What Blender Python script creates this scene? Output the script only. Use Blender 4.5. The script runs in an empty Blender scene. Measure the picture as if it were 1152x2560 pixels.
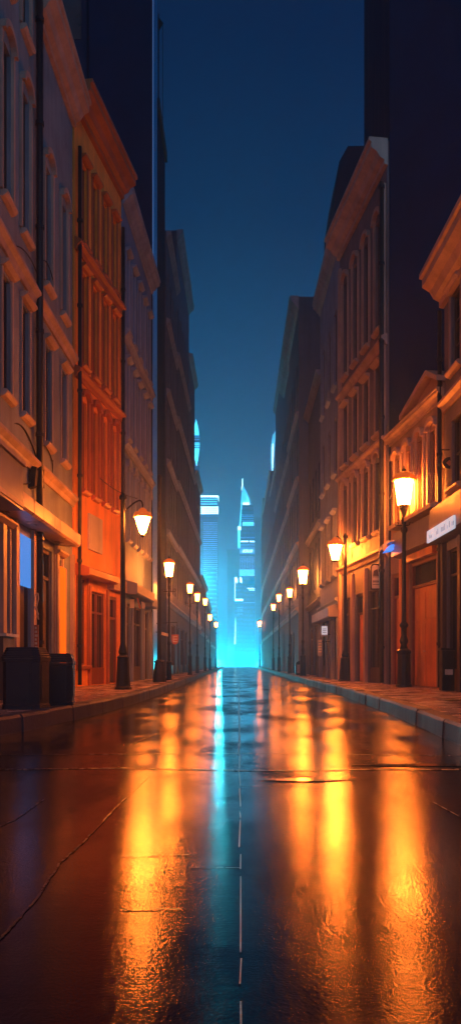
import bpy, math, random
from mathutils import Vector, Matrix
random.seed(7)
S = bpy.context.scene
COL = S.collection
PI = math.pi

# ------------------------------------------------------------------ camera
cam_d = bpy.data.cameras.new('camera')
cam = bpy.data.objects.new('camera', cam_d)
COL.objects.link(cam)
cam.location = (0, 0, 1.0)
cam.rotation_euler = (PI/2, 0, 0)
cam_d.sensor_fit = 'VERTICAL'
cam_d.sensor_height = 36
FPX = 2000.0
cam_d.lens = 36*FPX/2560
cam_d.shift_x = -21/2560
cam_d.shift_y = 375/2560
cam_d.clip_start = 0.1
cam_d.clip_end = 2000
S.camera = cam

# ------------------------------------------------------------------ sky
w = bpy.data.worlds.new('World')
S.world = w
w.use_nodes = True
nt = w.node_tree
nt.nodes.clear()
out = nt.nodes.new('ShaderNodeOutputWorld')
bg = nt.nodes.new('ShaderNodeBackground')
tc = nt.nodes.new('ShaderNodeTexCoord')
sep = nt.nodes.new('ShaderNodeSeparateXYZ')
ramp = nt.nodes.new('ShaderNodeValToRGB')
nt.links.new(tc.outputs['Generated'], sep.inputs[0])
nt.links.new(sep.outputs['Z'], ramp.inputs[0])
cr = ramp.color_ramp
stops = [(0.0, (.020, .27, .50)), (0.12, (.013, .20, .38)), (0.23, (.007, .12, .26)), (0.35, (.004, .066, .18)),
         (0.48, (.001, .028, .095)), (0.62, (.0008, .013, .058)), (1.0, (.001, .009, .04))]
cr.elements[0].position = 0
cr.elements[0].color = (*stops[0][1], 1)
cr.elements[1].position = 1
cr.elements[1].color = (*stops[-1][1], 1)
for p, c in stops[1:-1]:
    e = cr.elements.new(p)
    e.color = (*c, 1)
bg.inputs[1].default_value = 1.0
# glow added to the unseen sky behind the viewer to light the facades
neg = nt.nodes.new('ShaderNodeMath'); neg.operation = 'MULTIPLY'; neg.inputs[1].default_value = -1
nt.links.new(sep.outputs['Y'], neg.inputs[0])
back_glow = nt.nodes.new('ShaderNodeValToRGB')
back_glow.color_ramp.elements[0].position = .05
back_glow.color_ramp.elements[0].color = (0, 0, 0, 1)
back_glow.color_ramp.elements[1].position = .95
back_glow.color_ramp.elements[1].color = (.15, .165, .24, 1)
nt.links.new(neg.outputs[0], back_glow.inputs[0])
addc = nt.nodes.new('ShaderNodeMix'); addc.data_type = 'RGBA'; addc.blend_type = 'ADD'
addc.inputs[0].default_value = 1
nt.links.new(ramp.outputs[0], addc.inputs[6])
nt.links.new(back_glow.outputs[0], addc.inputs[7])
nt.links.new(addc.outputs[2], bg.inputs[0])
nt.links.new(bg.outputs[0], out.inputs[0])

S.view_settings.view_transform = 'Standard'
S.view_settings.look = 'None'
S.view_settings.exposure = 0
S.view_settings.gamma = 1
cy = S.cycles
cy.use_denoising = True
cy.max_bounces = 5
cy.diffuse_bounces = 3
cy.glossy_bounces = 3
cy.transmission_bounces = 2
cy.volume_bounces = 0
cy.sample_clamp_indirect = 6
cy.caustics_reflective = False
cy.caustics_refractive = False

LAMP_COL = (1.0, .19, .018)
LAMP_L = 250.0
GLOW_COL = (.02, .80, 1.0)

# ------------------------------------------------------------------ materials
def newmat(name):
    m = bpy.data.materials.new(name)
    m.use_nodes = True
    t = m.node_tree
    b = t.nodes['Principled BSDF']
    return m, t, b

def node(t, kind, **kw):
    n = t.nodes.new(kind)
    for k, v in kw.items():
        setattr(n, k, v)
    return n

def noise(t, scale, detail=4, stretch=(1, 1, 1), coord='Object', rough=.6):
    c = node(t, 'ShaderNodeTexCoord')
    mp = node(t, 'ShaderNodeMapping')
    mp.inputs['Scale'].default_value = stretch
    n = node(t, 'ShaderNodeTexNoise')
    n.inputs['Scale'].default_value = scale
    n.inputs['Detail'].default_value = detail
    n.inputs['Roughness'].default_value = rough
    t.links.new(c.outputs[coord], mp.inputs[0])
    t.links.new(mp.outputs[0], n.inputs['Vector'])
    return n.outputs['Fac']

def ramp2(t, fac, a, b, p0=.3, p1=.7):
    r = node(t, 'ShaderNodeValToRGB')
    r.color_ramp.elements[0].position = p0
    r.color_ramp.elements[1].position = p1
    r.color_ramp.elements[0].color = (*a, 1) if len(a) == 3 else a
    r.color_ramp.elements[1].color = (*b, 1) if len(b) == 3 else b
    t.links.new(fac, r.inputs[0])
    return r.outputs[0]

def mul(c, k):
    return tuple(x*k for x in c)

def stucco(name, col, rough=.8, bump=.25, streak=.5, spec=.4):
    m, t, b = newmat(name)
    f1 = noise(t, .9, 5)
    f2 = noise(t, 1.6, 5, (1.6, 1.6, .12))
    c1 = ramp2(t, f1, mul(col, .78), mul(col, 1.15))
    c2 = ramp2(t, f2, (1-streak*.55,)*3, (1.08,)*3, .32, .6)
    mx = node(t, 'ShaderNodeMix', data_type='RGBA', blend_type='MULTIPLY')
    mx.inputs[0].default_value = 1
    t.links.new(c1, mx.inputs[6])
    t.links.new(c2, mx.inputs[7])
    t.links.new(mx.outputs[2], b.inputs['Base Color'])
    f3 = noise(t, 22, 6)
    bp = node(t, 'ShaderNodeBump')
    bp.inputs['Strength'].default_value = bump
    bp.inputs['Distance'].default_value = .03
    t.links.new(f3, bp.inputs['Height'])
    t.links.new(bp.outputs[0], b.inputs['Normal'])
    rr = ramp2(t, f2, (rough-.18,)*3, (rough+.08,)*3)
    t.links.new(rr, b.inputs['Roughness'])
    b.inputs['Specular IOR Level'].default_value = spec
    return m

def metal(name, col, rough=.4, metallic=.7):
    m, t, b = newmat(name)
    f = noise(t, 9, 5)
    t.links.new(ramp2(t, f, mul(col, .6), mul(col, 1.25)), b.inputs['Base Color'])
    t.links.new(ramp2(t, f, (rough-.1,)*3, (rough+.15,)*3), b.inputs['Roughness'])
    b.inputs['Metallic'].default_value = metallic
    return m

def glassy(name, col=(.02, .022, .03), rough=.12):
    m, t, b = newmat(name)
    f = noise(t, 1.3, 2)
    t.links.new(ramp2(t, f, mul(col, .6), mul(col, 1.6)), b.inputs['Base Color'])
    b.inputs['Roughness'].default_value = rough
    bp = node(t, 'ShaderNodeBump')
    bp.inputs['Strength'].default_value = .12
    bp.inputs['Distance'].default_value = .05
    t.links.new(noise(t, 2.2, 1), bp.inputs['Height'])
    t.links.new(bp.outputs[0], b.inputs['Normal'])
    return m

def emit(name, col, strength, base=(.5, .5, .5)):
    m, t, b = newmat(name)
    b.inputs['Base Color'].default_value = (*base, 1)
    b.inputs['Emission Color'].default_value = (*col, 1)
    b.inputs['Emission Strength'].default_value = strength
    b.inputs['Roughness'].default_value = .9
    b.inputs['Specular IOR Level'].default_value = .1
    return m

M = {}
M['iron'] = metal('black_iron', (.018, .019, .025), .42, .6)
M['cap'] = emit('lantern_cap_glow', (1.0, .16, .012), .45, (.3, .12, .05))  # emission stands in for lamplight showing through the cap
M['lamp'] = emit('lamp_glass', LAMP_COL, LAMP_L)
M['lamp_bright'] = emit('lamp_glass_bright', LAMP_COL, LAMP_L*1.8)
M['lamp_far'] = emit('lamp_glass_dim', LAMP_COL, LAMP_L*.36)  # same glass turned down so reflections and far walls stay darker
M['frame'] = stucco('painted_wood_dark', (.075, .055, .05), .55, .1)
M['frame_o'] = stucco('painted_wood_rust', (.24, .07, .03), .5, .1)
M['wood'] = stucco('varnished_wood', (.75, .26, .07), .42, .1, .6)
M['glass'] = glassy('window_glass')
M['stone'] = stucco('trim_stone', (.50, .36, .28), .6, .2, .5)
M['stone_g'] = stucco('trim_stone_grey', (.27, .30, .38), .65, .2, .5)
M['bin'] = metal('bin_plastic', (.006, .011, .026), .62, .0)
M['roofm'] = stucco('roof_lead', (.05, .05, .065), .6, .1)
M['pipe'] = metal('pipe_paint', (.03, .03, .035), .4, .3)
M['cable'] = metal('cable_rubber', (.012, .012, .014), .6, 0)
M['fascia'] = stucco('fascia_paint', (.55, .38, .28), .38, .05, .4, .6)
M['fascia_g'] = stucco('fascia_grey', (.20, .19, .22), .45, .05, .4, .6)
M['white'] = emit('sign_white_lit', (.75, .85, 1.0), .55, (.6, .6, .6))
M['blue'] = emit('sign_blue_lit', (.03, .25, 1.0), 1.2, (.05, .1, .3))
M['skyblue'] = emit('screen_blue_lit', (.05, .32, .95), .8, (.008, .015, .04))
M['reveal_glow'] = emit('door_reveal_glow', (1.0, .12, .004), 1.1, (.5, .1, .02))
M['warmwin'] = emit('warm_window_lit', (1.0, .36, .08), 1.3)
M['cream'] = stucco('cream_paint', (.62, .55, .42), .5, .05, .4)
M['rust'] = stucco('rust_paint', (.45, .14, .05), .45, .05, .4)

def asphalt():
    m, t, b = newmat('wet_asphalt')
    f1 = noise(t, .35, 5, (1, .5, 1))
    t.links.new(ramp2(t, f1, (.002, .006, .016), (.005, .014, .034)), b.inputs['Base Color'])
    f2 = noise(t, .8, 5, (1.2, .5, 1))
    f2b = noise(t, 45, 2)
    mxr = node(t, 'ShaderNodeMath', operation='MULTIPLY_ADD')
    t.links.new(f2b, mxr.inputs[0])
    mxr.inputs[1].default_value = .08
    t.links.new(ramp2(t, f2, (.045,)*3, (.20,)*3, .44, .60), mxr.inputs[2])
    t.links.new(mxr.outputs[0], b.inputs['Roughness'])
    b.inputs['Specular IOR Level'].default_value = .5
    b.inputs['IOR'].default_value = 1.30
    # rolled surface: micro grooves across the road, so highlights stretch along it
    b.inputs['Anisotropic'].default_value = .88
    tg = node(t, 'ShaderNodeTangent', direction_type='UV_MAP')
    tg.uv_map = 'along'
    t.links.new(tg.outputs[0], b.inputs['Tangent'])
    g = noise(t, 60, 4, (.6, 1, 1), rough=.75)
    v = node(t, 'ShaderNodeTexVoronoi')
    v.inputs['Scale'].default_value = 75
    c = node(t, 'ShaderNodeTexCoord')
    t.links.new(c.outputs['Object'], v.inputs['Vector'])
    b1 = node(t, 'ShaderNodeBump')
    b1.inputs['Strength'].default_value = .5
    b1.inputs['Distance'].default_value = .0014
    t.links.new(g, b1.inputs['Height'])
    b2 = node(t, 'ShaderNodeBump')
    b2.inputs['Strength'].default_value = .35
    b2.inputs['Distance'].default_value = .001
    t.links.new(v.outputs['Distance'], b2.inputs['Height'])
    t.links.new(b1.outputs[0], b2.inputs['Normal'])
    b3 = node(t, 'ShaderNodeBump')
    b3.inputs['Strength'].default_value = .11
    b3.inputs['Distance'].default_value = .012
    t.links.new(noise(t, 5.5, 3, (.5, 1.6, 1)), b3.inputs['Height'])
    t.links.new(b2.outputs[0], b3.inputs['Normal'])
    t.links.new(b3.outputs[0], b.inputs['Normal'])
    return m
M['asphalt'] = asphalt()

def paving():
    m, t, b = newmat('wet_paving')
    c = node(t, 'ShaderNodeTexCoord')
    br = node(t, 'ShaderNodeTexBrick')
    br.inputs['Scale'].default_value = 1.0
    br.inputs['Brick Width'].default_value = .9
    br.inputs['Row Height'].default_value = .6
    br.inputs['Mortar Size'].default_value = .012
    br.inputs['Color1'].default_value = (.46, .34, .27, 1)
    br.inputs['Color2'].default_value = (.56, .42, .34, 1)
    br.inputs['Mortar'].default_value = (.14, .11, .10, 1)
    t.links.new(c.outputs['Object'], br.inputs['Vector'])
    f = noise(t, 1.7, 5)
    mx = node(t, 'ShaderNodeMix', data_type='RGBA', blend_type='MULTIPLY')
    mx.inputs[0].default_value = 1
    t.links.new(br.outputs['Color'], mx.inputs[6])
    t.links.new(ramp2(t, f, (.5,)*3, (1.1,)*3), mx.inputs[7])
    t.links.new(mx.outputs[2], b.inputs['Base Color'])
    t.links.new(ramp2(t, f, (.16,)*3, (.36,)*3), b.inputs['Roughness'])
    b1 = node(t, 'ShaderNodeBump')
    b1.inputs['Strength'].default_value = .25
    b1.inputs['Distance'].default_value = .008
    t.links.new(br.outputs['Fac'], b1.inputs['Height'])
    b1.invert = True
    b2 = node(t, 'ShaderNodeBump')
    b2.inputs['Strength'].default_value = .3
    b2.inputs['Distance'].default_value = .01
    t.links.new(noise(t, 14, 5), b2.inputs['Height'])
    t.links.new(b1.outputs[0], b2.inputs['Normal'])
    t.links.new(b2.outputs[0], b.inputs['Normal'])
    return m
M['paving'] = paving()
M['kerb'] = stucco('kerb_stone', (.055, .058, .08), .62, .35, .4, .25)
M['tar'] = metal('tar_seam', (.008, .008, .010), .25, 0)
M['line'] = stucco('road_line_paint', (.22, .21, .20), .45, .4, .5)
m, t, b = newmat('puddle_water')
b.inputs['Base Color'].default_value = (.012, .012, .014, 1)
b.inputs['Roughness'].default_value = .13
b.inputs['Specular IOR Level'].default_value = .8
M['puddle'] = m

# ------------------------------------------------------------------ mesh helpers
class MB:
    def __init__(s):
        s.v = []
        s.f = []
        s.sm = []
    def quad(s, a, b, c, d, sm=False):
        i = len(s.v)
        s.v += [a, b, c, d]
        s.f.append((i, i+1, i+2, i+3))
        s.sm.append(sm)
    def poly(s, pts):
        i = len(s.v)
        s.v += pts
        s.f.append(tuple(range(i, i+len(pts))))
        s.sm.append(False)
    def box(s, x0, x1, y0, y1, z0, z1):
        i = len(s.v)
        s.v += [(x0, y0, z0), (x1, y0, z0), (x1, y1, z0), (x0, y1, z0), (x0, y0, z1), (x1, y0, z1), (x1, y1, z1), (x0, y1, z1)]
        for q in ((0, 3, 2, 1), (4, 5, 6, 7), (0, 1, 5, 4), (1, 2, 6, 5), (2, 3, 7, 6), (3, 0, 4, 7)):
            s.f.append(tuple(i+k for k in q))
            s.sm.append(False)
        return s
    def prism(s, pts, axis, a0, a1):
        """closed outline pts (u,v) swept along an axis ('x': u=y v=z, 'y': u=x v=z, 'z': u=x v=y)"""
        def P(u, v, a):
            return {'x': (a, u, v), 'y': (u, a, v), 'z': (u, v, a)}[axis]
        n = len(pts)
        i = len(s.v)
        s.v += [P(u, v, a0) for u, v in pts] + [P(u, v, a1) for u, v in pts]
        for k in range(n):
            s.f.append((i+k, i+(k+1) % n, i+n+(k+1) % n, i+n+k))
            s.sm.append(False)
        s.f.append(tuple(i+k for k in range(n))[::-1])
        s.f.append(tuple(i+n+k for k in range(n)))
        s.sm += [False, False]
        return s
    def lathe(s, prof, n=16, cx=0, cy=0, sm=True, rot=0):
        i = len(s.v)
        for r, z in prof:
            for k in range(n):
                a = 2*PI*k/n+rot
                s.v.append((cx+r*math.cos(a), cy+r*math.sin(a), z))
        for j in range(len(prof)-1):
            for k in range(n):
                s.f.append((i+j*n+k, i+j*n+(k+1) % n, i+(j+1)*n+(k+1) % n, i+(j+1)*n+k))
                s.sm.append(sm)
        s.f.append(tuple(i+k for k in range(n))[::-1])
        s.f.append(tuple(i+(len(prof)-1)*n+k for k in range(n)))
        s.sm += [False, False]
        return s
    def tube(s, path, r, n=8):
        path = [Vector(p) for p in path]
        i = len(s.v)
        for j, p in enumerate(path):
            d = (path[min(j+1, len(path)-1)]-path[max(j-1, 0)]).normalized()
            up = Vector((0, 0, 1)) if abs(d.z) < .9 else Vector((1, 0, 0))
            u = d.cross(up).normalized()
            v = d.cross(u)
            rr = r[j] if isinstance(r, (list, tuple)) else r
            for k in range(n):
                a = 2*PI*k/n
                s.v.append(tuple(p+u*math.cos(a)*rr+v*math.sin(a)*rr))
        for j in range(len(path)-1):
            for k in range(n):
                s.f.append((i+j*n+k, i+j*n+(k+1) % n, i+(j+1)*n+(k+1) % n, i+(j+1)*n+k))
                s.sm.append(True)
        s.f.append(tuple(i+k for k in range(n)))
        s.f.append(tuple(i+(len(path)-1)*n+k for k in range(n))[::-1])
        s.sm += [False, False]
        return s
    def mesh(s, name, mat):
        me = bpy.data.meshes.new(name)
        me.from_pydata(s.v, [], s.f)
        me.materials.append(mat)
        me.polygons.foreach_set('use_smooth', s.sm)
        me.update()
        import bmesh
        bm = bmesh.new()
        bm.from_mesh(me)
        bmesh.ops.recalc_face_normals(bm, faces=bm.faces)
        bm.to_mesh(me)
        bm.free()
        return me
    def build(s, name, mat, parent=None, loc=(0, 0, 0), rz=0):
        return put(s.mesh(name, mat), name, parent, loc, rz)

def put(me, name, parent=None, loc=(0, 0, 0), rz=0):
    o = bpy.data.objects.new(name, me)
    COL.objects.link(o)
    o.location = loc
    o.rotation_euler.z = rz
    if parent:
        o.parent = parent
    return o

def tag(o, label, cat, group=None):
    o['label'] = label
    o['category'] = cat
    if group:
        o['group'] = group
    return o

def thing(name, label, cat, loc=(0, 0, 0), rz=0, group=None):
    o = bpy.data.objects.new(name, None)
    COL.objects.link(o)
    o.location = loc
    o.rotation_euler.z = rz
    o.empty_display_size = .2
    return tag(o, label, cat, group)

def struct(o, kind='structure'):
    o['kind'] = kind
    return o

def at(px, py, Y):
    return Vector(((px-597)/FPX*Y, Y, 1-(py-1655)/FPX*Y))

KZ = .25   # pavement height above the road

# ------------------------------------------------------------------ ground
def gz(Y):
    if Y <= 154:
        return 0.0
    return -.0004*(Y-154)**1.7-.03*(Y-154)

def lerp_pts(pts, Y):
    if Y <= pts[0][0]:
        return pts[0][1]
    for (a, xa), (b_, xb) in zip(pts, pts[1:]):
        if Y <= b_:
            k = (Y-a)/(b_-a)
            return xa+(xb-xa)*k
    return pts[-1][1]
KR = [(-12, 2.5), (6, 2.55), (9.3, 2.62), (12, 2.75), (16, 2.9), (22.2, 3.02), (35, 2.98), (57, 2.95), (100, 2.95), (154, 3.5)]
KL = [(-12, -7.5), (0, -5.6), (4, -4.7), (8, -3.75), (10.6, -3.22), (11.8, -3.02), (15.2, -2.68), (20, -2.45), (26, -2.36), (57, -2.5), (100, -2.6), (154, -2.95)]
kr = lambda Y: lerp_pts(KR, Y)
kl = lambda Y: lerp_pts(KL, Y)

ys = [-30, -12, 0] + list(range(4, 160, 6)) + list(range(160, 560, 20))
def sheet(name, mat, xa, xb, dz, Y0, Y1, yy=None):
    mb = MB()
    L = [y for y in (yy or ys) if Y0 <= y <= Y1]
    n = len(L)
    for y in L:
        mb.v += [(xa(y), y, gz(y)+dz), (xb(y), y, gz(y)+dz)]
    for i in range(n-1):
        mb.f.append((2*i, 2*i+1, 2*i+3, 2*i+2))
        mb.sm.append(False)
    return struct(mb.build(name, mat))
sheet('ground', M['kerb'], lambda y: -140, lambda y: 140, -.06, -30, 560)
ro = sheet('road', M['asphalt'], lambda y: -9 if y < 200 else -12, lambda y: 9 if y < 200 else 12, 0, -30, 560)
uv = ro.data.uv_layers.new(name='along')
for lp in ro.data.loops:
    co = ro.data.vertices[lp.vertex_index].co
    uv.data[lp.index].uv = (co.y*.1, co.x*.1)

# raised pavements with a kerb of separate stones in front
yk = []
y = -12.0
while y < 156:
    yk.append(y)
    y += .5 if y < 30 else 2
for side, fk, nm in ((1, kr, 'pavement_right'), (-1, kl, 'pavement_left')):
    mb = MB()
    for a, c in zip(yk, yk[1:]):
        xa, xc = fk(a)+side*.28, fk(c)+side*.28
        mb.quad((xa, a, KZ), (side*14, a, KZ), (side*14, c, KZ), (xc, c, KZ))
        mb.quad((xa, a, -.03), (xa, a, KZ), (xc, c, KZ), (xc, c, -.03))
    struct(mb.build(nm, M['paving']))
    mb = MB()
    y = -12.0
    rnd = random.Random(5)
    while y < 154:
        L = (.9+rnd.random()*.25) if y < 60 else 2.2
        a, c = y+.012, y+L-.012
        h = KZ+.006+rnd.uniform(-.006, .008)
        j = rnd.uniform(-.012, .012)
        xa, xc = fk(a)+j, fk(c)+j
        e = .035*side
        i = len(mb.v)
        pr = lambda x, yy_: [(x, yy_, -.02), (x+e*.3, yy_, h-.04), (x+e*1.2, yy_, h), (x+side*.275, yy_, h), (x+side*.275, yy_, -.02)]
        mb.v += pr(xa, a)+pr(xc, c)
        for k in range(5):
            mb.f.append((i+k, i+(k+1) % 5, i+5+(k+1) % 5, i+5+k))
            mb.sm.append(False)
        mb.f.append(tuple(i+k for k in range(5)))
        mb.f.append(tuple(i+5+k for k in range(5)))
        mb.sm += [False, False]
        y += L
    struct(mb.build('kerb_right' if side > 0 else 'kerb_left', M['kerb']))

# road seams, centre joint, puddles
mb = MB()
def ribbon(mb, pts, wd, z=.004):
    P = [Vector((p[0], p[1], z)) for p in pts]
    for a, c in zip(P, P[1:]):
        d = (c-a)
        n = Vector((-d.y, d.x, 0)).normalized()*wd/2
        mb.quad(tuple(a-n), tuple(a+n), tuple(c+n), tuple(c-n))
def road_pt(px, py):
    Y = FPX/(py-1655)
    return ((px-597)/FPX*Y, Y)
rn = random.Random(3)
Y = 2.0
while Y < 60:
    L = rn.uniform(.15, .9)*(1+Y*.03)
    ribbon(mb, [(.006+rn.uniform(-.004, .004)*Y*.3, Y), (.006+rn.uniform(-.004, .004)*Y*.3, Y+L)], .0045+.0006*Y*rn.random())
    Y += L+rn.uniform(0.01, .18)*(1+Y*.05)
struct(mb.build('road_centre_line', M['line']))
mb = MB()
def wob(pts, amp, n=12):
    o = []
    for a, c in zip(pts, pts[1:]):
        for k in range(n):
            t_ = k/n
            o.append((a[0]+(c[0]-a[0])*t_+rn.uniform(-amp, amp), a[1]+(c[1]-a[1])*t_+rn.uniform(-amp, amp)))
    o.append(pts[-1])
    return o
seams = [
    ([(-40, 1925), (300, 1921), (597, 1927), (1180, 1924)], .07, .02),
    ([(-40, 1888), (597, 1884), (1152, 1890)], .03, .03),
    ([(300, 2143), (490, 2138)], .012, .008), ([(470, 2170), (603, 2171)], .012, .004),
    ([(300, 2276), (470, 2274)], .014, .006), ([(597, 1965), (760, 1966)], .012, .01),
    ([(375, 1940), (300, 2010), (215, 2100), (150, 2160), (90, 2250), (20, 2330), (-20, 2370)], .012, .004),
    ([(110, 2000), (40, 2050), (-20, 2075)], .012, .004), ([(597, 1700), (597, 1888)], .02, .01),
    ([(330, 1860), (480, 1800)], .02, .02), ([(1070, 2000), (1152, 2045)], .01, .003),
]
for pts, wd, am in seams:
    ribbon(mb, wob([road_pt(*p) for p in pts], am), wd)
struct(mb.build('road_seams', M['tar']))
def blob(cx, cy, rx, ry, seed, n=26):
    r = random.Random(seed)
    ph = [r.uniform(0, 6.28) for _ in range(4)]
    return [(cx+rx*(1+.22*math.sin(3*a+ph[0])+.14*math.sin(5*a+ph[1])+.08*math.sin(9*a+ph[2]))*math.cos(a),
             cy+ry*(1+.2*math.sin(2*a+ph[3])+.12*math.sin(4*a+ph[0]))*math.sin(a)) for a in [2*PI*k/n for k in range(n)]]
for k, (px, py, rx, ry) in enumerate([(755, 1951, .36, .10), (1070, 1914, .75, .10)]):
    x, Y = road_pt(px, py)
    mb = MB()
    mb.poly([(a, c, .008) for a, c in blob(x, Y, rx, ry, k+1)])
    struct(mb.build('puddle', M['puddle']))

# ------------------------------------------------------------------ buildings
cache = {}
def cached(key, fn):
    if key not in cache:
        cache[key] = fn()
    return cache[key]

REV = .22
def win_parts(parent, x0, x1, z0, z1, style, fmat, tmat, far=False, lit=None, name='window'):
    w_, h_ = round(x1-x0, 2), round(z1-z0, 2)
    def frame():
        mb = MB()
        t_ = .06
        for a in ((0, t_), (w_-t_, w_)):
            mb.box(a[0], a[1], .08, .17, 0, h_)
        mb.box(t_, w_-t_, .08, .17, 0, t_)
        mb.box(t_, w_-t_, .08, .17, h_-t_, h_)
        if not far:
            mb.box(w_/2-.025, w_/2+.025, .10, .16, t_, h_-t_)
            for q in ((.33, .66) if h_ > 1.8 else (.5,)):
                mb.box(t_, w_/2-.025, .105, .155, h_*q-.02, h_*q+.02)
                mb.box(w_/2+.025, w_-t_, .105, .155, h_*q-.02, h_*q+.02)
        return mb.mesh(name, fmat)
    fr = put(cached(('f', w_, h_, fmat.name, far), frame), name, parent, (x0, 0, z0))
    gm = lit or M['glass']
    put(cached(('p', w_, h_, gm.name), lambda: MB().box(.055, w_-.055, .135, .15, .055, h_-.055).mesh('pane', gm)), 'pane', fr)
    if far and style == 'plain':
        return fr
    def sill():
        return MB().prism([(-.16, -.02), (-.16, -.07), (-.10, -.13), (-.003, -.16), (-.003, 0), (-.12, 0)], 'x', -.10, w_+.10).mesh('sill', tmat)
    put(cached(('s', w_, tmat.name), sill), 'sill', fr)
    if style == 'plain':
        return fr
    def hood():
        mb = MB()
        if style == 'arch':
            n = 10
            r0, rise = w_/2+.06, min(.42, w_*.42)
            inn, outp = [], []
            for k in range(n+1):
                a = PI-PI*k/n
                inn.append((w_/2+r0*math.cos(a), h_+.04+rise*math.sin(a)))
                outp.append((w_/2+(r0+.12)*math.cos(a), h_+.04+(rise+.13)*math.sin(a)))
            for k in range(n):
                q = [inn[k], inn[k+1], outp[k+1], outp[k]]
                mb.prism(q, 'y', -.15, -.003)
            for sx in (-.06-.11, w_+.06):
                mb.box(sx, sx+.11, -.07, -.003, 0, h_+.038)
        elif style == 'pediment':
            mb.box(-.16, w_+.16, -.18, -.003, h_+.08, h_+.16)
            mb.prism([(-.16, h_+.162), (w_+.16, h_+.162), (w_/2, h_+.45)], 'y', -.16, -.003)
            for sx in (-.14, w_+.04):
                mb.box(sx, sx+.10, -.07, -.003, 0, h_+.078)
        else:
            mb.prism([(-.20, h_+.20), (-.20, h_+.15), (-.10, h_+.08), (-.003, h_+.06), (-.003, h_+.20)], 'x', -.12, w_+.12)
            for sx in (-.10, w_+.02):
                mb.box(sx, sx+.08, -.05, -.003, 0, h_+.058)
        return mb.mesh('hood', tmat)
    put(cached(('h', w_, h_, style, tmat.name), hood), 'hood', fr)
    return fr

def door_parts(parent, x0, x1, z0, z1, mat, fmat, rows=3):
    w_, h_ = x1-x0, z1-z0
    mb = MB()
    mb.box(.0, .09, .06, .2, 0, h_).box(w_-.09, w_, .06, .2, 0, h_).box(.09, w_-.09, .06, .2, h_-.10, h_)
    tr = h_-.75 if h_ > 2.9 else h_-.1
    if h_ > 2.9:
        mb.box(.09, w_-.09, .07, .19, tr-.05, tr+.04)
    fr = mb.build('door', fmat, parent, (x0, 0, z0))
    mb = MB()
    mb.box(.092, w_-.092, .13, .18, .02, tr-.05)
    n = 2 if w_ > 1.2 else 1
    pw = (w_-.2)/n
    for i in range(n):
        for j in range(rows):
            a = .1+pw*i+.09
            zz = .15+(tr-.25)*j/rows
            mb.box(a, a+pw-.18, .108, .128, zz, zz+(tr-.25)/rows-.12)
    mb.build('leaf', mat, fr)
    MB().lathe([(.035, 0), (.035, .02), (.02, .03)], 10).build('handle', M['cream'], fr, (w_/2-.12, .10, 1.05))
    if h_ > 2.9:
        MB().box(.095, w_-.095, .15, .165, tr+.04, h_-.1).build('pane', M['glass'], fr)
    return fr

def shop_parts(parent, x0, x1, z0, z1, fmat, lit=None):
    w_, h_ = x1-x0, z1-z0
    mb = MB()
    mb.box(0, w_, .05, .2, 0, .55)
    n = max(1, round(w_/.9))
    for i in range(n+1):
        a = (w_-.07)*i/n
        mb.box(a, a+.07, .06, .17, .553, h_)
    for i in range(n):
        a = (w_-.07)*i/n
        mb.box(a+.07, (w_-.07)*(i+1)/n, .08, .16, h_-.7, h_-.64)
        mb.box(a+.07, (w_-.07)*(i+1)/n, .08, .16, h_-.06, h_-.001)
    fr = mb.build('shop_window', fmat, parent, (x0, 0, z0))
    MB().box(.04, w_-.04, .13, .145, .553, h_-.06).build('pane', lit or M['glass'], fr)
    return fr

def wall_mesh(w_, d_, h_, ops, z0=0):
    """closed block with real openings in the street face (y=0, facing -y)"""
    mb = MB()
    xs = sorted({0, w_} | {o[0] for o in ops} | {o[1] for o in ops})
    zs = sorted({z0, h_} | {o[2] for o in ops} | {o[3] for o in ops})
    for a, c in zip(xs, xs[1:]):
        col = []
        for e, f in zip(zs, zs[1:]):
            mx, mz = (a+c)/2, (e+f)/2
            if any(o[0] < mx < o[1] and o[2] < mz < o[3] for o in ops):
                continue
            if col and abs(col[-1][1]-e) < 1e-6:
                col[-1][1] = f
            else:
                col.append([e, f])
        for e, f in col:
            mb.quad((a, 0, e), (c, 0, e), (c, 0, f), (a, 0, f))
    for o in ops:
        a, c, e, f = o[:4]
        mb.quad((a, 0, e), (a, REV, e), (a, REV, f), (a, 0, f))
        mb.quad((c, 0, e), (c, 0, f), (c, REV, f), (c, REV, e))
        mb.quad((a, 0, e), (c, 0, e), (c, REV, e), (a, REV, e))
        mb.quad((a, 0, f), (a, REV, f), (c, REV, f), (c, 0, f))
        mb.quad((a, REV, e), (c, REV, e), (c, REV, f), (a, REV, f))
    mb.quad((0, 0, z0), (0, 0, h_), (0, d_, h_), (0, d_, z0))
    mb.quad((w_, 0, z0), (w_, d_, z0), (w_, d_, h_), (w_, 0, h_))
    mb.quad((0, d_, z0), (0, d_, h_), (w_, d_, h_), (w_, d_, z0))
    mb.quad((0, 0, h_), (w_, 0, h_), (w_, d_, h_), (0, d_, h_))
    mb.quad((0, 0, z0), (0, d_, z0), (w_, d_, z0), (w_, 0, z0))
    return mb

CORN = [(-.003, 0), (-.10, .02), (-.10, .14), (-.22, .20), (-.30, .34), (-.46, .44), (-.46, .60), (-.52, .62), (-.52, .72), (-.003, .72)]
def cornice(parent, w_, z, mat, sc=1.0, e=.12, name='cornice', prof=CORN):
    return MB().prism([(a*sc if a < -.01 else a, z+c*sc) for a, c in prof], 'x', -e, w_+e).build(name, mat, parent)
BELT = [(-.003, 0), (-.06, .0), (-.10, .12), (-.20, .2), (-.20, .28), (-.08, .34), (-.003, .36)]

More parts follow.
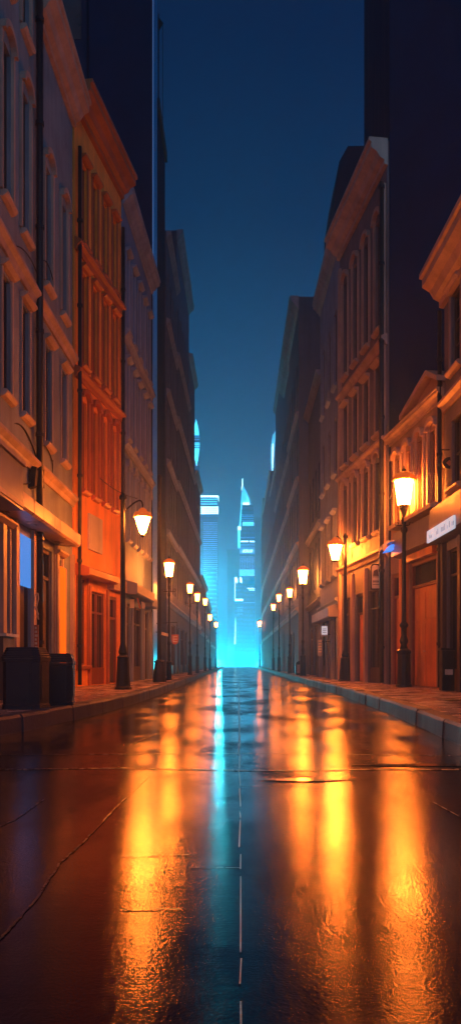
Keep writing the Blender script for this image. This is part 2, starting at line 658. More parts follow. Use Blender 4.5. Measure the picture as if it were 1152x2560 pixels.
def building(name, label, A, B, h, d, wall, trim, fmat, rows=(), ground=(), cols=3, wf=.5, style='flat', belts=(), corn=1.0,
             far=False, dmat=None, lits=(), quoins=False, margin=.25, jog=0, cat='building'):
    A, B = Vector((A[0], A[1], 0)), Vector((B[0], B[1], 0))
    u = B-A
    w_ = u.length
    rz = math.atan2(u.y, u.x)
    root = thing(name, label, cat, (A.x, A.y, KZ), rz)
    hh = h-KZ
    ops = []
    info = []
    cw = (w_-2*margin)/max(cols, 1)
    for ri, (z0, z1) in enumerate(rows):
        for c in range(cols):
            ww = round(cw*wf, 2)
            x0 = round(margin+cw*(c+.5)-ww/2, 3)
            o = (x0, x0+ww, z0-KZ, z1-KZ)
            ops.append(o)
            info.append((o, 'w', (ri, c)))
    for (x0, x1, z0, z1, kind) in ground:
        o = (x0, x1, z0-KZ if z0 > .3 else 0, z1-KZ)
        ops.append(o)
        info.append((o, kind, None))
    # floors of openings that touch the pavement start 1 cm up so nothing is coplanar
    ops = [(a, c, max(e, .01), f) for a, c, e, f in ops]
    wall_mesh(w_, d, hh, ops, -.3).build('wall', wall, root)
    for o, kind, key in info:
        a, c, e, f = o
        e = max(e, .01)
        if kind == 'w':
            win_parts(root, a, c, e, f, style if not isinstance(style, (list, tuple)) else style[key[0] % len(style)], fmat, trim, far,
                      M['warmwin'] if key in lits else None)
        elif kind == 'door':
            door_parts(root, a, c, e, f, dmat or M['wood'], fmat)
        elif kind == 'shop':
            shop_parts(root, a, c, e, f, fmat)
        elif kind == 'win':
            win_parts(root, a, c, e, f, 'flat', fmat, trim, far)
        elif kind == 'litshop':
            shop_parts(root, a, c, e, f, fmat, M['skyblue'])
    if far and not belts:
        belts = tuple(z0-.95 for z0, z1 in rows)
    for z in belts:
        cornice(root, w_, z-KZ, trim, 1, -.01, 'string_course', BELT)
    if corn:
        cornice(root, w_, hh-.72*corn+.05, trim, corn, .06)
    if not far:
        MB().box(.02, w_-.02, -.07, -.003, 0, .5).build('plinth', M['stone_g'], root) if not ground else None
    if quoins:
        mb = MB()
        z = .3
        k = 0
        while z < hh-1:
            L = .42 if k % 2 else .28
            mb.box(.0, L, -.04, -.003, z, z+.30)
            mb.box(w_-L, w_, -.04, -.003, z, z+.30)
            z += .34
            k += 1
        mb.build('quoins', trim, root)
    root['w'] = w_
    return root

W_brown = stucco('stucco_brown', (.25, .30, .35), .72, .3)
W_brown2 = stucco('stucco_mauve', (.23, .28, .33), .72, .3)
W_orange = stucco('stucco_orange', (.95, .34, .055), .68, .25, .35)
W_slate = stucco('stucco_slate', (.17, .25, .40), .7, .3)
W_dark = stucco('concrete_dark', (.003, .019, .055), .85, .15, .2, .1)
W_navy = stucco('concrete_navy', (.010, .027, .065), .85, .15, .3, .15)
W_tan = stucco('stucco_tan', (.36, .23, .16), .7, .3)
W_mauve = stucco('stucco_grey_mauve', (.24, .27, .38), .72, .25)
W_umber = stucco('stucco_umber', (.20, .18, .19), .7, .3)
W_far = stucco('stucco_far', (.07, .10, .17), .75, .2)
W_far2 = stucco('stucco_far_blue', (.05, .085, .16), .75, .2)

def DL(Y, A, B):   # distance along a facade from A for a given street depth Y
    u = Vector((B[0]-A[0], B[1]-A[1]))
    return (Y-A[1])/(B[1]-A[1])*u.length

# ---- left side
A0, A1 = (-5.15, 10.5), (-5.12, 20.2)
bA = building('townhouse', 'tall brown stucco house at the left edge, grey sign box over its shopfront', A0, A1, 24, 7, W_brown, M['stone'], M['frame'],
     rows=((6.9, 9.5), (11.2, 14.6), (16.0, 19.4), (20.6, 23)), cols=6, wf=.42, style=('flat', 'arch', 'arch', 'flat'), belts=(5.7, 9.95),
     ground=((.6, 2.2, .26, 3.6, 'door'), (2.8, 5.6, .26, 3.9, 'shop'), (6.0, 7.3, .9, 3.9, 'win'), (7.7, 9.2, .26, 3.9, 'door')), dmat=M['frame'])
B0, B1 = (-5.12, 20.22), (-5.05, 24.3)
bB = building('townhouse', 'brown stucco house under the highest lit cornice, left of the orange house', B0, B1, 18.0, 7, W_brown2, M['stone'], M['frame'],
     rows=((6.8, 9.4), (11.0, 14.2)), cols=2, wf=.36, style=('flat', 'arch'), belts=(5.7, 9.95), corn=1.1,
     ground=((.3, 1.6, .26, 4.0, 'door'), (1.9, 2.7, .8, 3.9, 'win')), dmat=M['frame'])
C0, C1 = (-5.0, 24.33), (-4.27, 29.1)
bC = building('townhouse', 'bright orange painted house with tall narrow windows', C0, C1, 18.6, 6, W_orange, M['rust'], M['frame_o'],
     rows=((6.4, 9.2), (10.3, 13.2), (14.1, 16.6)), cols=4, wf=.46, style=('arch', 'flat', 'flat'), belts=(9.7, 13.6), corn=1.15, margin=.35,
     ground=((.25, 1.1, .9, 3.6, 'win'), (1.5, 3.0, .26, 3.3, 'shop'), (3.3, 4.4, .26, 3.3, 'door')), dmat=M['frame'])
D0, D1 = (-4.22, 29.15), (-3.95, 36.2)
bD = building('townhouse', 'slate grey stucco house just beyond the orange house', D0, D1, 18.2, 6, W_slate, M['stone_g'], M['frame'],
     rows=((5.6, 8.2), (9.4, 12.2), (13.4, 16.2)), cols=5, wf=.42, style=('arch', 'flat', 'flat'), belts=(8.8, 12.8), corn=.8,
     ground=((.5, 1.5, .26, 3.2, 'door'), (2.1, 4.3, .26, 3.2, 'shop'), (4.9, 6.1, .26, 3.2, 'door')), dmat=M['frame'])
G0, G1 = (-3.9, 43.2), (-3.88, 50)
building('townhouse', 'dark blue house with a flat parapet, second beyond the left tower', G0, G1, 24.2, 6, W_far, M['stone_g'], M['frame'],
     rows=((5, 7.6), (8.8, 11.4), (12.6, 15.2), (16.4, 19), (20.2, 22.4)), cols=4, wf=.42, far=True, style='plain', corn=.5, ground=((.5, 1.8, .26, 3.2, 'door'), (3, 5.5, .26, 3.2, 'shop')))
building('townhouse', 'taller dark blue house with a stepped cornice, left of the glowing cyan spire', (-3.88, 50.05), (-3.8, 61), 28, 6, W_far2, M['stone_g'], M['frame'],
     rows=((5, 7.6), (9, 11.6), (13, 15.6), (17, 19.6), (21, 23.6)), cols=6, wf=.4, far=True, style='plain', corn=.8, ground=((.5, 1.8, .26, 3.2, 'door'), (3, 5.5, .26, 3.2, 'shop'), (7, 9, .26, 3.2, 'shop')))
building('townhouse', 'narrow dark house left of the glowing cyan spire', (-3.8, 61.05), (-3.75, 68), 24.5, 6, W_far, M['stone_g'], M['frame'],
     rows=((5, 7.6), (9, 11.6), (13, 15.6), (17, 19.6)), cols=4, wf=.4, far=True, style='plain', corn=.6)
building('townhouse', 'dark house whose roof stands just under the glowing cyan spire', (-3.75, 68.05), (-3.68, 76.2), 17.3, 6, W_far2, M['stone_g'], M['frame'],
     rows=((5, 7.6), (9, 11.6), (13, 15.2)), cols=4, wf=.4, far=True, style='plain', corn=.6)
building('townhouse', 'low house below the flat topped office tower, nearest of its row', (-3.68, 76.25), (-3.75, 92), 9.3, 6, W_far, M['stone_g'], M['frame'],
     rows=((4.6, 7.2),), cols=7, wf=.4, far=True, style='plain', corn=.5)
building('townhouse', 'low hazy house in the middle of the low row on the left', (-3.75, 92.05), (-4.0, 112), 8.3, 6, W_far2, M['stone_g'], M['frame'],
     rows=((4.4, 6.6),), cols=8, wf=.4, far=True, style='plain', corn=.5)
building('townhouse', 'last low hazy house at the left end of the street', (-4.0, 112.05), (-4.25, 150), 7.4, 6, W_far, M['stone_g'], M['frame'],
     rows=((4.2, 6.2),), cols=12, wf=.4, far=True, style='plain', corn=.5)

# towers behind the left row
def slab(name, label, x0, x1, y0, y1, z1, mat, ribs=0, street=1, wins=None, bevel=0, cat='tower'):
    root = thing(name, label, cat, (x0, y0, KZ))
    W_, D_ = x1-x0, y1-y0
    mb = MB()
    if bevel:
        s_ = bevel
        pts = [(0, -.3), (W_, -.3), (W_, z1), (s_*.75, z1), (s_*.25, z1-s_*.9), (0, z1-s_*2.6)]
        mb.prism(pts, 'y', 0, D_)
    else:
        mb.box(0, W_, 0, D_, -.3, z1)
    mb.build('wall', mat, root)
    xs = W_ if street > 0 else 0
    if ribs:
        mb = MB()
        for k in range(ribs):
            a = .2+(W_-.4)*k/max(ribs-1, 1)
            mb.box(a-.09, a+.09, -.10, -.003, 0, z1-.6)
        n = max(2, int(D_/1.6))
        for k in range(n):
            a = .2+(D_-.4)*k/(n-1)
            if street > 0:
                mb.box(W_+.003, W_+.10, a-.08, a+.08, 0, z1-.6)
            else:
                mb.box(-.10, -.003, a-.08, a+.08, 0, z1-.6)
        mb.build('pilasters', mat, root)
    if wins:
        for (a, c, e, f) in wins:
            fr = MB().box(a, c, -.03, -.003, e, f).build('window', M['glass'], root)
    if not bevel:
        MB().box(-.12, W_+.12, -.12, D_+.12, z1+.003, z1+.5).build('parapet', M['roofm'], root)
    return root
m, t, b = newmat('sky_sheen_panel')
b.inputs['Base Color'].default_value = (.40, .72, 1.0, 1)
b.inputs['Metallic'].default_value = .95
b.inputs['Roughness'].default_value = .28
W_skysheen = m
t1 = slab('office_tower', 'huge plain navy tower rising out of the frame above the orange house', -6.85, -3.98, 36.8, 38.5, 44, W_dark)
MB().box(2.875, 2.93, .05, 1.65, 0, 43.9).build('side_panel', W_skysheen, t1)  # reflective strip added for the pale sky sheen on the street face
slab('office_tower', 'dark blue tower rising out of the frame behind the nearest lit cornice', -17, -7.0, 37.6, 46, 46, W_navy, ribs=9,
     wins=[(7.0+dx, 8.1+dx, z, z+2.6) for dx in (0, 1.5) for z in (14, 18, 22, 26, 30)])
tF = slab('office_tower', 'narrow dark tower topped by a thin mast, beside the plain navy tower', -9.5, -3.95, 38.9, 42.9, 27.6, W_navy, ribs=0, street=1)
mb = MB().tube([(0, 0, 0), (0, 0, 6.2)], .035, 6)
mb.tube([(.22, 0, .2), (.22, 0, 5.6)], .018, 6)
mast = thing('mast', 'thin mast with a small pennant on the roof of the narrow dark tower', 'mast', (-4.15, 41.4, 28.35))
mb.build('pole', M['pipe'], mast)
MB().lathe([(.12, 0), (.12, .15), (.05, .3)], 10).build('base', M['stone_g'], mast)
MB().prism([(.02, 6.0), (.26, 5.7), (.02, 5.3)], 'y', -.01, .01).build('pennant', M['cable'], mast)

# ---- right side (origin at the far end, local x runs towards the camera)
R2A, R2B = (4.2, 33.4), (5.0, 27.0)
bR2 = building('townhouse', 'tall umber house with the brightest orange cornice on the right side', R2A, R2B, 18.6, 7, W_umber, M['stone'], M['frame'],
     rows=((5.6, 8.0), (9.0, 11.3), (12.6, 16.4)), cols=4, wf=.44, style=('arch', 'flat', 'arch'), belts=(4.6, 8.35, 11.75), corn=1.25,
     ground=((.5, 1.9, .26, 3.6, 'shop'), (2.5, 3.7, .26, 3.6, 'door'), (4.2, 5.9, .26, 3.6, 'shop')), dmat=M['wood'], quoins=False)
R3A, R3B = (4.1, 40.4), (4.2, 33.45)
bR3 = building('townhouse', 'pale grey mauve house between the umber house and the dark blue ones', R3A, R3B, 19.0, 7, W_mauve, M['stone_g'], M['frame'],
     rows=((4.8, 7.4), (9.2, 11.6), (13, 16.2)), cols=3, wf=.4, style=('flat', 'plain', 'plain'), corn=.8,
     ground=((.5, 2.6, .26, 3.0, 'shop'), (3.4, 4.6, .26, 3.0, 'door'), (5.0, 6.4, .26, 3.0, 'shop')), belts=(3.4,))
HA, HB = (5.08, 26.85), (5.62, 22.0)
bH = building('townhouse', 'small two storey tan house behind the big right street lamp', HA, HB, 8.5, 5, W_tan, M['stone'], M['frame_o'],
     rows=((5.5, 7.6),), cols=4, wf=.46, style='arch', corn=.45, lits=(),
     ground=((.15, 1.0, .26, 3.9, 'door'), (2.0, 4.3, .26, 4.05, 'door')), dmat=M['wood'])
hw = bH['w']
MB().prism([(hw-3.0, 8.25), (hw+.1, 8.25), (hw+.1, 8.4), (hw-.7, 8.85), (hw-3.0, 8.3)], 'y', -.05, .25).build('gable', W_tan, bH)
MB().prism([(hw-3.1, 8.32), (hw-.7, 8.87), (hw+.2, 8.42), (hw+.2, 8.56), (hw-.7, 9.02), (hw-3.1, 8.46)], 'y', -.28, .3).build('gable_coping', M['stone'], bH)
R1A, R1B = (5.62, 21.95), (5.9, 11.0)
bR1 = building('townhouse', 'brown shop house with deep eaves at the right edge of the picture', R1A, R1B, 11.6, 6, W_umber, M['stone'], M['frame'],
     rows=((5.6, 7.4), (8.7, 10.7)), cols=6, wf=.5, style=('plain', 'flat'), belts=(7.8,), corn=1.3,
     ground=((.3, 1.5, .26, 4.0, 'shop'), (1.9, 4.5, .26, 4.0, 'shop'), (5, 6.2, .26, 4, 'door'), (6.8, 9.8, .26, 4, 'shop')), dmat=M['frame'])
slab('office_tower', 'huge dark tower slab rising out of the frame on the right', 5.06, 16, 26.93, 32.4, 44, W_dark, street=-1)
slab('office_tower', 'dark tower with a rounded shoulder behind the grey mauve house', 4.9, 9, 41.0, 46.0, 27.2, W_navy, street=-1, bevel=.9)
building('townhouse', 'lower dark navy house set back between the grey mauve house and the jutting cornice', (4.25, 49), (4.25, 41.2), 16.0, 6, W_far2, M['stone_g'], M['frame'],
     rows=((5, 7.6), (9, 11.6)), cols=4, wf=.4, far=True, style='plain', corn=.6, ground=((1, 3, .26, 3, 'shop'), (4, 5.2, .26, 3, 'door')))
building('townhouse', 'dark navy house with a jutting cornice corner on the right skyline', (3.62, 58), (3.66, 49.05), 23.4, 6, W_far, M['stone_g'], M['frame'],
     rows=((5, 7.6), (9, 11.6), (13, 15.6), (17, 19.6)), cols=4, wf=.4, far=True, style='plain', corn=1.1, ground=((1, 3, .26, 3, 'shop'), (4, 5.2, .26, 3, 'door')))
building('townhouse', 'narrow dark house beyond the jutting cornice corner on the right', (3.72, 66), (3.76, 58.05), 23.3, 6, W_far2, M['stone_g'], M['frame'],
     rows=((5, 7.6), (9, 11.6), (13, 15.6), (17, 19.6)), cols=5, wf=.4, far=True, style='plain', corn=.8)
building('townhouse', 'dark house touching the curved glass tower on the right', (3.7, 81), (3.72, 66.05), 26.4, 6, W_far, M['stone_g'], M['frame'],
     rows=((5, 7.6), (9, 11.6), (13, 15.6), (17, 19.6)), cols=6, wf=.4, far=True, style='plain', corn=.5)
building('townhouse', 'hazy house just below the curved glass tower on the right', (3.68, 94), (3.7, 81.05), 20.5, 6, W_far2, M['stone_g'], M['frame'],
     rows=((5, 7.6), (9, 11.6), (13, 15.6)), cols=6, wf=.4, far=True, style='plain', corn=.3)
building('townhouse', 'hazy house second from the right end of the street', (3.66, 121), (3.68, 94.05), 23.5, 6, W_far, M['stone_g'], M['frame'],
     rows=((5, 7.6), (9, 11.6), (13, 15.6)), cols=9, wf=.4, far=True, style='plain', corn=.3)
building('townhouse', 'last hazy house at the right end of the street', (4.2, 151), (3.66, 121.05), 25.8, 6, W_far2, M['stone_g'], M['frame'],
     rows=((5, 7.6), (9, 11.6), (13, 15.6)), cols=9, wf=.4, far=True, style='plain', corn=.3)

# ---- facade extras of the near houses (parts)
def part_on(root, mb, name, mat, loc=(0, 0, 0)):
    return mb.build(name, mat, root, loc)
# long lit canopy over the left shopfronts
def canopy(root, x0, x1, z, proj, mat, th=.26, name='canopy'):
    return MB().prism([(-.003, z+.22), (-proj*.6, z+.16), (-proj, z+.08), (-proj, z-th+.05), (-proj+.06, z-th), (-.003, z-th+.02)], 'x', x0, x1).build(name, mat, root)
canopy(bA, DL(16.45, A0, A1), DL(20.19, A0, A1), 4.25, .62, M['fascia'])
canopy(bB, .0, DL(22.6, B0, B1), 4.25, .62, M['fascia'])
sb = MB().box(2.5, DL(16.4, A0, A1), -.72, -.003, 3.85, 4.75).build('sign_box', M['fascia_g'], bA)
MB().box(2.45, DL(16.4, A0, A1)+.05, -.78, -.0, 4.753, 4.85).build('sign_cap', M['stone'], sb)
MB().box(2.6, DL(16.4, A0, A1)-.05, -.745, -.722, 3.9, 4.0).build('trim_strip', M['stone'], sb)
# blue lit panel; orange glow painted on as the lit door reveal
MB().box(DL(18.62, A0, A1), DL(19.55, A0, A1), -.05, -.003, 2.55, 3.75).build('lit_panel', M['skyblue'], bA)
MB().box(DL(22.35, B0, B1), DL(23.25, B0, B1), -.06, -.003, .02, 3.45).build('lit_panel', M['reveal_glow'], bB)
for x in (DL(17.3, A0, A1), DL(18.3, A0, A1), DL(19.85, A0, A1)):
    MB().box(x-.13, x+.13, -.09, -.003, .0, 4.0).build('pilaster', M['stone'], bA)
for x in (.14, DL(22.2, B0, B1), 3.9):
    MB().box(x-.12, x+.12, -.10, -.003, .0, 3.98).build('pilaster', M['stone'], bB)
# orange house ground floor lintel and awning
canopy(bC, .1, 3.1, 3.55, .45, M['rust'], .16)
MB().box(3.2, 4.7, -.25, -.003, 3.25, 3.65).build('lintel', M['stone'], bC)
for x in (1.3, 3.15):
    MB().box(x-.08, x+.08, -.08, -.003, 0, 3.2).build('pilaster', M['rust'], bC)
MB().box(1.2, 2.5, -.07, -.003, 4.35, 5.5).build('notice_board', M['cream'], bC)
canopy(bD, .2, 4.6, 3.55, .5, M['fascia_g'], .3)
canopy(bD, 4.7, 6.7, 3.4, .4, M['stone_g'], .3)
for x in (.25, 1.8, 4.6, 6.6):
    MB().box(x-.1, x+.1, -.08, -.003, 0, 3.0).build('pilaster', M['stone_g'], bD)
for x in (.25, 2.2, 4.0, 6.2):
    MB().box(x-.12, x+.12, -.12, -.003, 0, 17.0 if x in (.25, 6.2) else 4.2).build('pilaster', M['stone'], bR2)
canopy(bR3, .2, 6.7, 3.0, .45, M['fascia_g'], .35)
for x in (.25, 3.0, 4.85, 6.7):
    MB().box(x-.1, x+.1, -.1, -.003, 0, 2.6).build('pilaster', M['stone_g'], bR3)
# tan house: grey fascia above the portal, pilasters
MB().prism([(-.003, 4.95), (-.30, 4.85), (-.36, 4.1), (-.003, 4.05)], 'x', 1.2, hw).build('fascia', M['fascia_g'], bH)
MB().prism([(-.003, 5.15), (-.42, 5.1), (-.42, 4.98), (-.003, 4.96)], 'x', 1.1, hw+.1).build('ledge', M['stone'], bH)
for x in (1.3, 1.75, hw-.12):
    MB().box(x-.11, x+.11, -.10, -.003, 0, 4.04).build('pilaster', M['wood'], bH)
MB().box(1.9, 4.4, -.16, -.003, 3.82, 4.03).build('lintel', M['wood'], bH)
fs = MB().prism([(-.003, 5.0), (-.40, 4.9), (-.46, 4.05), (-.003, 4.0)], 'x', -.0, 10).build('fascia', M['fascia_g'], bR1)
mb = MB()
x = .15
rr = random.Random(4)
for i in range(7):
    wd = rr.uniform(.22, .5)
    mb.box(x, x+wd, -.52, -.47, 3.98, 4.3)
    x += wd+.05
mb.build('lit_sign', M['white'], bR1)
mb = MB()
for i in range(24):
    a = .2+i*.105
    if rr.random() < .75:
        mb.box(a, a+.02, -.526, -.521, 4.06, 4.06+rr.uniform(.06, .16))
        mb.box(a, a+rr.uniform(.03, .07), -.531, -.5265, 4.05+rr.choice((0, .07, .13)), 4.05+rr.choice((0, .07, .13))+.02) if 0 else None
mb.build('lettering', M['fascia_g'], bR1)
for x in (.12, 1.7, 4.7, 6.5):
    MB().box(x-.12, x+.12, -.12, -.003, 0, 3.98).build('pilaster', M['frame'], bR1)

# ------------------------------------------------------------------ drainpipes and cables
def drainpipe(x, Y, z1, label, r=.075):
    o = thing('drainpipe', label, 'pipe', (x, Y, KZ))
    MB().tube([(0, 0, .05), (0, 0, z1)], r, 10).build('pipe', M['pipe'], o)
    z = 1.2
    while z < z1:
        MB().lathe([(r+.025, 0), (r+.025, .09)], 10, sm=False).build('bracket', M['pipe'], o, (0, 0, z))
        z += 2.6
drainpipe(-4.98, 20.05, 22, 'black drainpipe between the two brown houses on the left', .085)
drainpipe(-4.85, 24.45, 16.5, 'black drainpipe at the left corner of the orange house', .06)
drainpipe(-4.18, 29.0, 16.5, 'black drainpipe where the orange house meets the slate house', .06)
drainpipe(4.82, 27.1, 17.0, 'black drainpipe at the near corner of the umber house', .08)
drainpipe(5.5, 21.98, 10.4, 'black drainpipe between the tan house and the shop house', .06)

def cable(p, q, sag, label, r=.014):
    P, Q = Vector(p), Vector(q)
    pts = []
    for k in range(15):
        t_ = k/14
        v = P.lerp(Q, t_)
        v.z -= sag*4*t_*(1-t_)
        pts.append(v)
    o = MB().tube(pts, r, 5).build('cable', M['cable'])
    tag(o, label, 'cable')
cable(at(8, 1085, 17.6), at(92, 1145, 20), -.5, 'black cable arching over the grey sign box on the left wall', .022)
cable(at(8, 1150, 17.6), at(92, 1190, 20), .35, 'black cable sagging below the arched one on the left wall', .018)
cable(at(95, 1120, 20), at(133, 1160, 21.8), -.25, 'short black cable right of the drainpipe on the brown house', .018)
cable(at(133, 1150, 21.8), at(131, 1190, 21.9), 0, 'black cable end hanging down the brown house wall', .014)
cable(at(5, 640, 17.4), at(92, 680, 19.9), -.4, 'thin black cable high on the left wall above the ledge')
cable(at(98, 665, 20.2), at(133, 700, 21.6), -.3, 'thin black cable right of the pipe high above the ledge')

# wall box with bracket on the left pipe
o = thing('wall_lamp_box', 'black unlit box on a bracket at the drainpipe of the brown house', 'wall box', at(80, 1195, 19.6))
MB().prism([(-.10, -.28), (.10, -.22), (.14, .25), (-.02, .28)], 'y', -.1, .1).build('housing', M['iron'], o)
MB().tube([(.12, 0, .2), (.3, 0, .2), (.3, 0, -.25), (.1, 0, -.2)], .015, 6).build('bracket', M['iron'], o)

# ------------------------------------------------------------------ street lamps
POST_GROUP = 'street lamps along the two kerbs'
def lantern_post(height, base_h=1.15, base_r=.21, post_r=.07, gs=1.0, detail=True):
    """parts of a post lamp, origin at its foot; height = centre of glass"""
    gh = .74*gs
    zb = height-gh/2
    base = MB()
    base.lathe([(base_r*1.15, 0), (base_r*1.15, .06), (base_r, .09), (base_r*.93, base_h*.85), (base_r*1.05, base_h*.9), (base_r*1.05, base_h*.95), (base_r*.6, base_h)], 12, sm=False)
    post = MB()
    post.lathe([(base_r*.6, base_h), (base_r*.42, base_h+.12), (base_r*.62, base_h+.2), (base_r*.62, base_h+.26), (post_r*1.25, base_h+.4), (post_r*1.2, base_h+.62),
                (post_r*1.9, base_h+.68), (post_r*1.9, base_h+.74), (post_r, base_h+.82), (post_r*.85, zb-.85), (post_r*1.5, zb-.8), (post_r*1.5, zb-.72),
                (post_r*.7, zb-.62), (post_r*1.3, zb-.45), (post_r*.7, zb-.35), (post_r*1.2, zb-.22), (post_r*2.0, zb-.10)], 14)
    cup = MB().lathe([(.05*gs, zb-.14), (.12*gs, zb-.10), (.165*gs, zb-.03), (.165*gs, zb-.004)], 8, sm=False, rot=PI/8)
    glass = MB().lathe([(.185*gs, zb), (.285*gs, zb+gh)], 8, sm=False, rot=PI/8)
    cap = MB().lathe([(.36*gs, zb+gh+.004), (.36*gs, zb+gh+.05*gs), (.30*gs, zb+gh+.16*gs), (.12*gs, zb+gh+.26*gs), (.05*gs, zb+gh+.28*gs)], 8, sm=False, rot=PI/8)
    fin = MB().lathe([(.05*gs, zb+gh+.28*gs), (.07*gs, zb+gh+.33*gs), (.025*gs, zb+gh+.37*gs), (.012*gs, zb+gh+.45*gs)], 8)
    ring = None
    if detail:
        ring = MB()
        zr = zb-.62
        ring.tube([(-.26, 0, zr), (.26, 0, zr)], .015, 6)
        for sx in (-1, 1):
            ring.tube([(sx*(.22+.06*math.cos(a)), 0.0, zr+.05+.05*math.sin(a)) for a in [2*PI*k/10 for k in range(11)]], .012, 6)
    return dict(base=base, post=post, cup=cup, glass=glass, cap=cap, finial=fin, cross_bar=ring)
lamp_cache = {}
def post_lamp(x, Y, height, label, gs=1.0, z=KZ, **kw):
    o = thing('street_lamp', label, 'street lamp', (x, Y, z), 0, POST_GROUP)
    P = lantern_post(height-z, gs=gs, **kw)
    lm = M['lamp'] if 10 < Y < 45 else M['lamp_far']
    for n, mb in P.items():
        if mb is None:
            continue
        mb.build(n, lm if n == 'glass' else (M['cap'] if n == 'cap' else M['iron']), o)
    return o
post_lamp(4.98, 24.2, 6.12, 'big street lamp with octagonal lantern in front of the tan house on the right')
post_lamp(-2.87, 33, 4.80, 'slim street lamp right of the tall bare pole on the left pavement', gs=.72, base_r=.11, post_r=.04, base_h=.8)
post_lamp(-2.85, 46.7, 5.27, 'left pavement street lamp with a round bright glow, third lit lamp on that side', gs=.64, base_r=.12, post_r=.045)
post_lamp(-2.82, 54.4, 5.38, 'fourth lit street lamp on the left pavement, in front of the dark houses', gs=.64, base_r=.12, post_r=.045, detail=False)
post_lamp(-2.76, 65.5, 5.9, 'fifth lit street lamp on the left pavement', gs=.64, base_r=.12, post_r=.045, detail=False)
post_lamp(-2.75, 76, 5.2, 'sixth lit street lamp on the left pavement, hazy orange', gs=.68, base_r=.12, post_r=.045, detail=False)
post_lamp(-2.78, 97, 5.5, 'last lit street lamp at the far left end of the pavement', gs=.68, base_r=.12, post_r=.045, detail=False)
post_lamp(3.47, 43.4, 5.6, 'third street lamp on the right pavement, before the set back navy house', gs=.95, base_r=.17, post_r=.06)
post_lamp(3.33, 52.6, 5.52, 'fourth street lamp on the right pavement with a bowl shaped lantern', gs=.68, base_r=.14, post_r=.05)
post_lamp(3.20, 64, 6.1, 'fifth street lamp on the right pavement', gs=.68, base_r=.14, post_r=.05, detail=False)
post_lamp(3.20, 74.4, 6.06, 'sixth street lamp on the right pavement, small round glow', gs=.68, base_r=.14, post_r=.05, detail=False)
post_lamp(3.05, 118, 6.6, 'last street lamp on the right beside the cyan glow at the street end', gs=.95, base_r=.15, post_r=.05, detail=False)

def hanging_lamp(name, label, x, Y, ztop_post, lx, lz, gs=1.0, point=True, base_h=.95, base_r=.2, post_r=.075, arm=.6):
    """post with a curved arm carrying a hanging cone lantern; (lx, lz) is the lantern centre relative to the street, world values"""
    o = thing(name, label, 'street lamp', (x, Y, KZ), 0, POST_GROUP)
    dx = lx-x
    zt = ztop_post-KZ
    gl = lz-KZ
    MB().lathe([(base_r*1.2, 0), (base_r*1.2, .05), (base_r, .08), (base_r*.78, base_h*.9), (base_r*.85, base_h*.93), (base_r*.5, base_h)], 10, sm=False).build('base', M['iron'], o)
    MB().lathe([(base_r*.5, base_h), (base_r*.62, base_h+.05), (base_r*.62, base_h+.1), (post_r, base_h+.3), (post_r*.8, zt-.1), (post_r*1.4, zt-.06), (post_r*1.4, zt), (post_r*.3, zt+.12)], 12).build('post', M['iron'], o)
    pts = []
    for k in range(13):
        a = PI/2*k/12
        pts.append((dx*math.sin(a), 0, zt-.45+.45*math.sin(a*1.0)+.25*math.sin(2*a)*arm-(.28*(k/12)**3)))
    zend = pts[-1][2]
    MB().tube(pts, .022, 8).build('arm', M['iron'], o)
    gh = .48*gs
    MB().tube([(dx, 0, zend+.02), (dx, 0, gl+gh/2+.2*gs)], .015, 6).build('hanger', M['iron'], o)
    MB().lathe([(.27*gs, gl+gh/2+.003), (.27*gs, gl+gh/2+.03*gs), (.23*gs, gl+gh/2+.14*gs), (.12*gs, gl+gh/2+.17*gs), (.11*gs, gl+gh/2+.22*gs), (.04*gs, gl+gh/2+.27*gs)], 10, cx=dx, sm=False).build('cap', M['cap'], o)
    tip = .03 if point else .10
    MB().lathe([(tip*gs, gl-gh/2), (.09*gs if point else .12*gs, gl-gh*.35), (.215*gs, gl+gh/2)], 12, cx=dx, sm=False).build('glass', M['lamp_bright'], o)
    MB().lathe([(.02, gl-gh/2-.08), (tip*gs+.03, gl-gh/2-.04), (tip*gs+.03, gl-gh/2-.004)], 8, cx=dx).build('tip', M['iron'], o)
    return o
hanging_lamp('street_lamp', 'black post with a hanging cone lantern in front of the slate house on the left', -3.18, 22.0, 5.55, -2.64, 4.74, gs=.98, arm=.15)
hanging_lamp('street_lamp', 'black post near the umber house with a hanging cone lantern at its left', 4.18, 31.5, 5.95, 3.79, 5.3, gs=1.2, point=False, base_r=.24)
# tall bare pole
o = thing('utility_pole', 'tall bare black pole with tapered base on the left pavement', 'pole', (-2.97, 30, KZ), 0)
MB().lathe([(.26, 0), (.19, .72), (.21, .74), (.21, .78), (.10, .84)], 10, sm=False).build('base', M['iron'], o)
MB().lathe([(.10, .84), (.075, 1.1), (.06, 7.6), (.09, 7.62), (.09, 7.7), (.02, 7.8)], 10).build('shaft', M['iron'], o)
# wire from lamp post over to the orange house
cable((-4.6, 26.5, 7.1), (-2.8, 22.0, 5.5), .1, 'thin black wire from the orange house to the hanging lantern', .012)
post_lamp(-4.9, 6.0, 6.1, 'unseen left street lamp added out of view to light the brown house')  # two unseen lamps added outside the frame to light the nearest facades
post_lamp(4.9, 7.0, 6.1, 'unseen right street lamp added out of view to light the shop house')
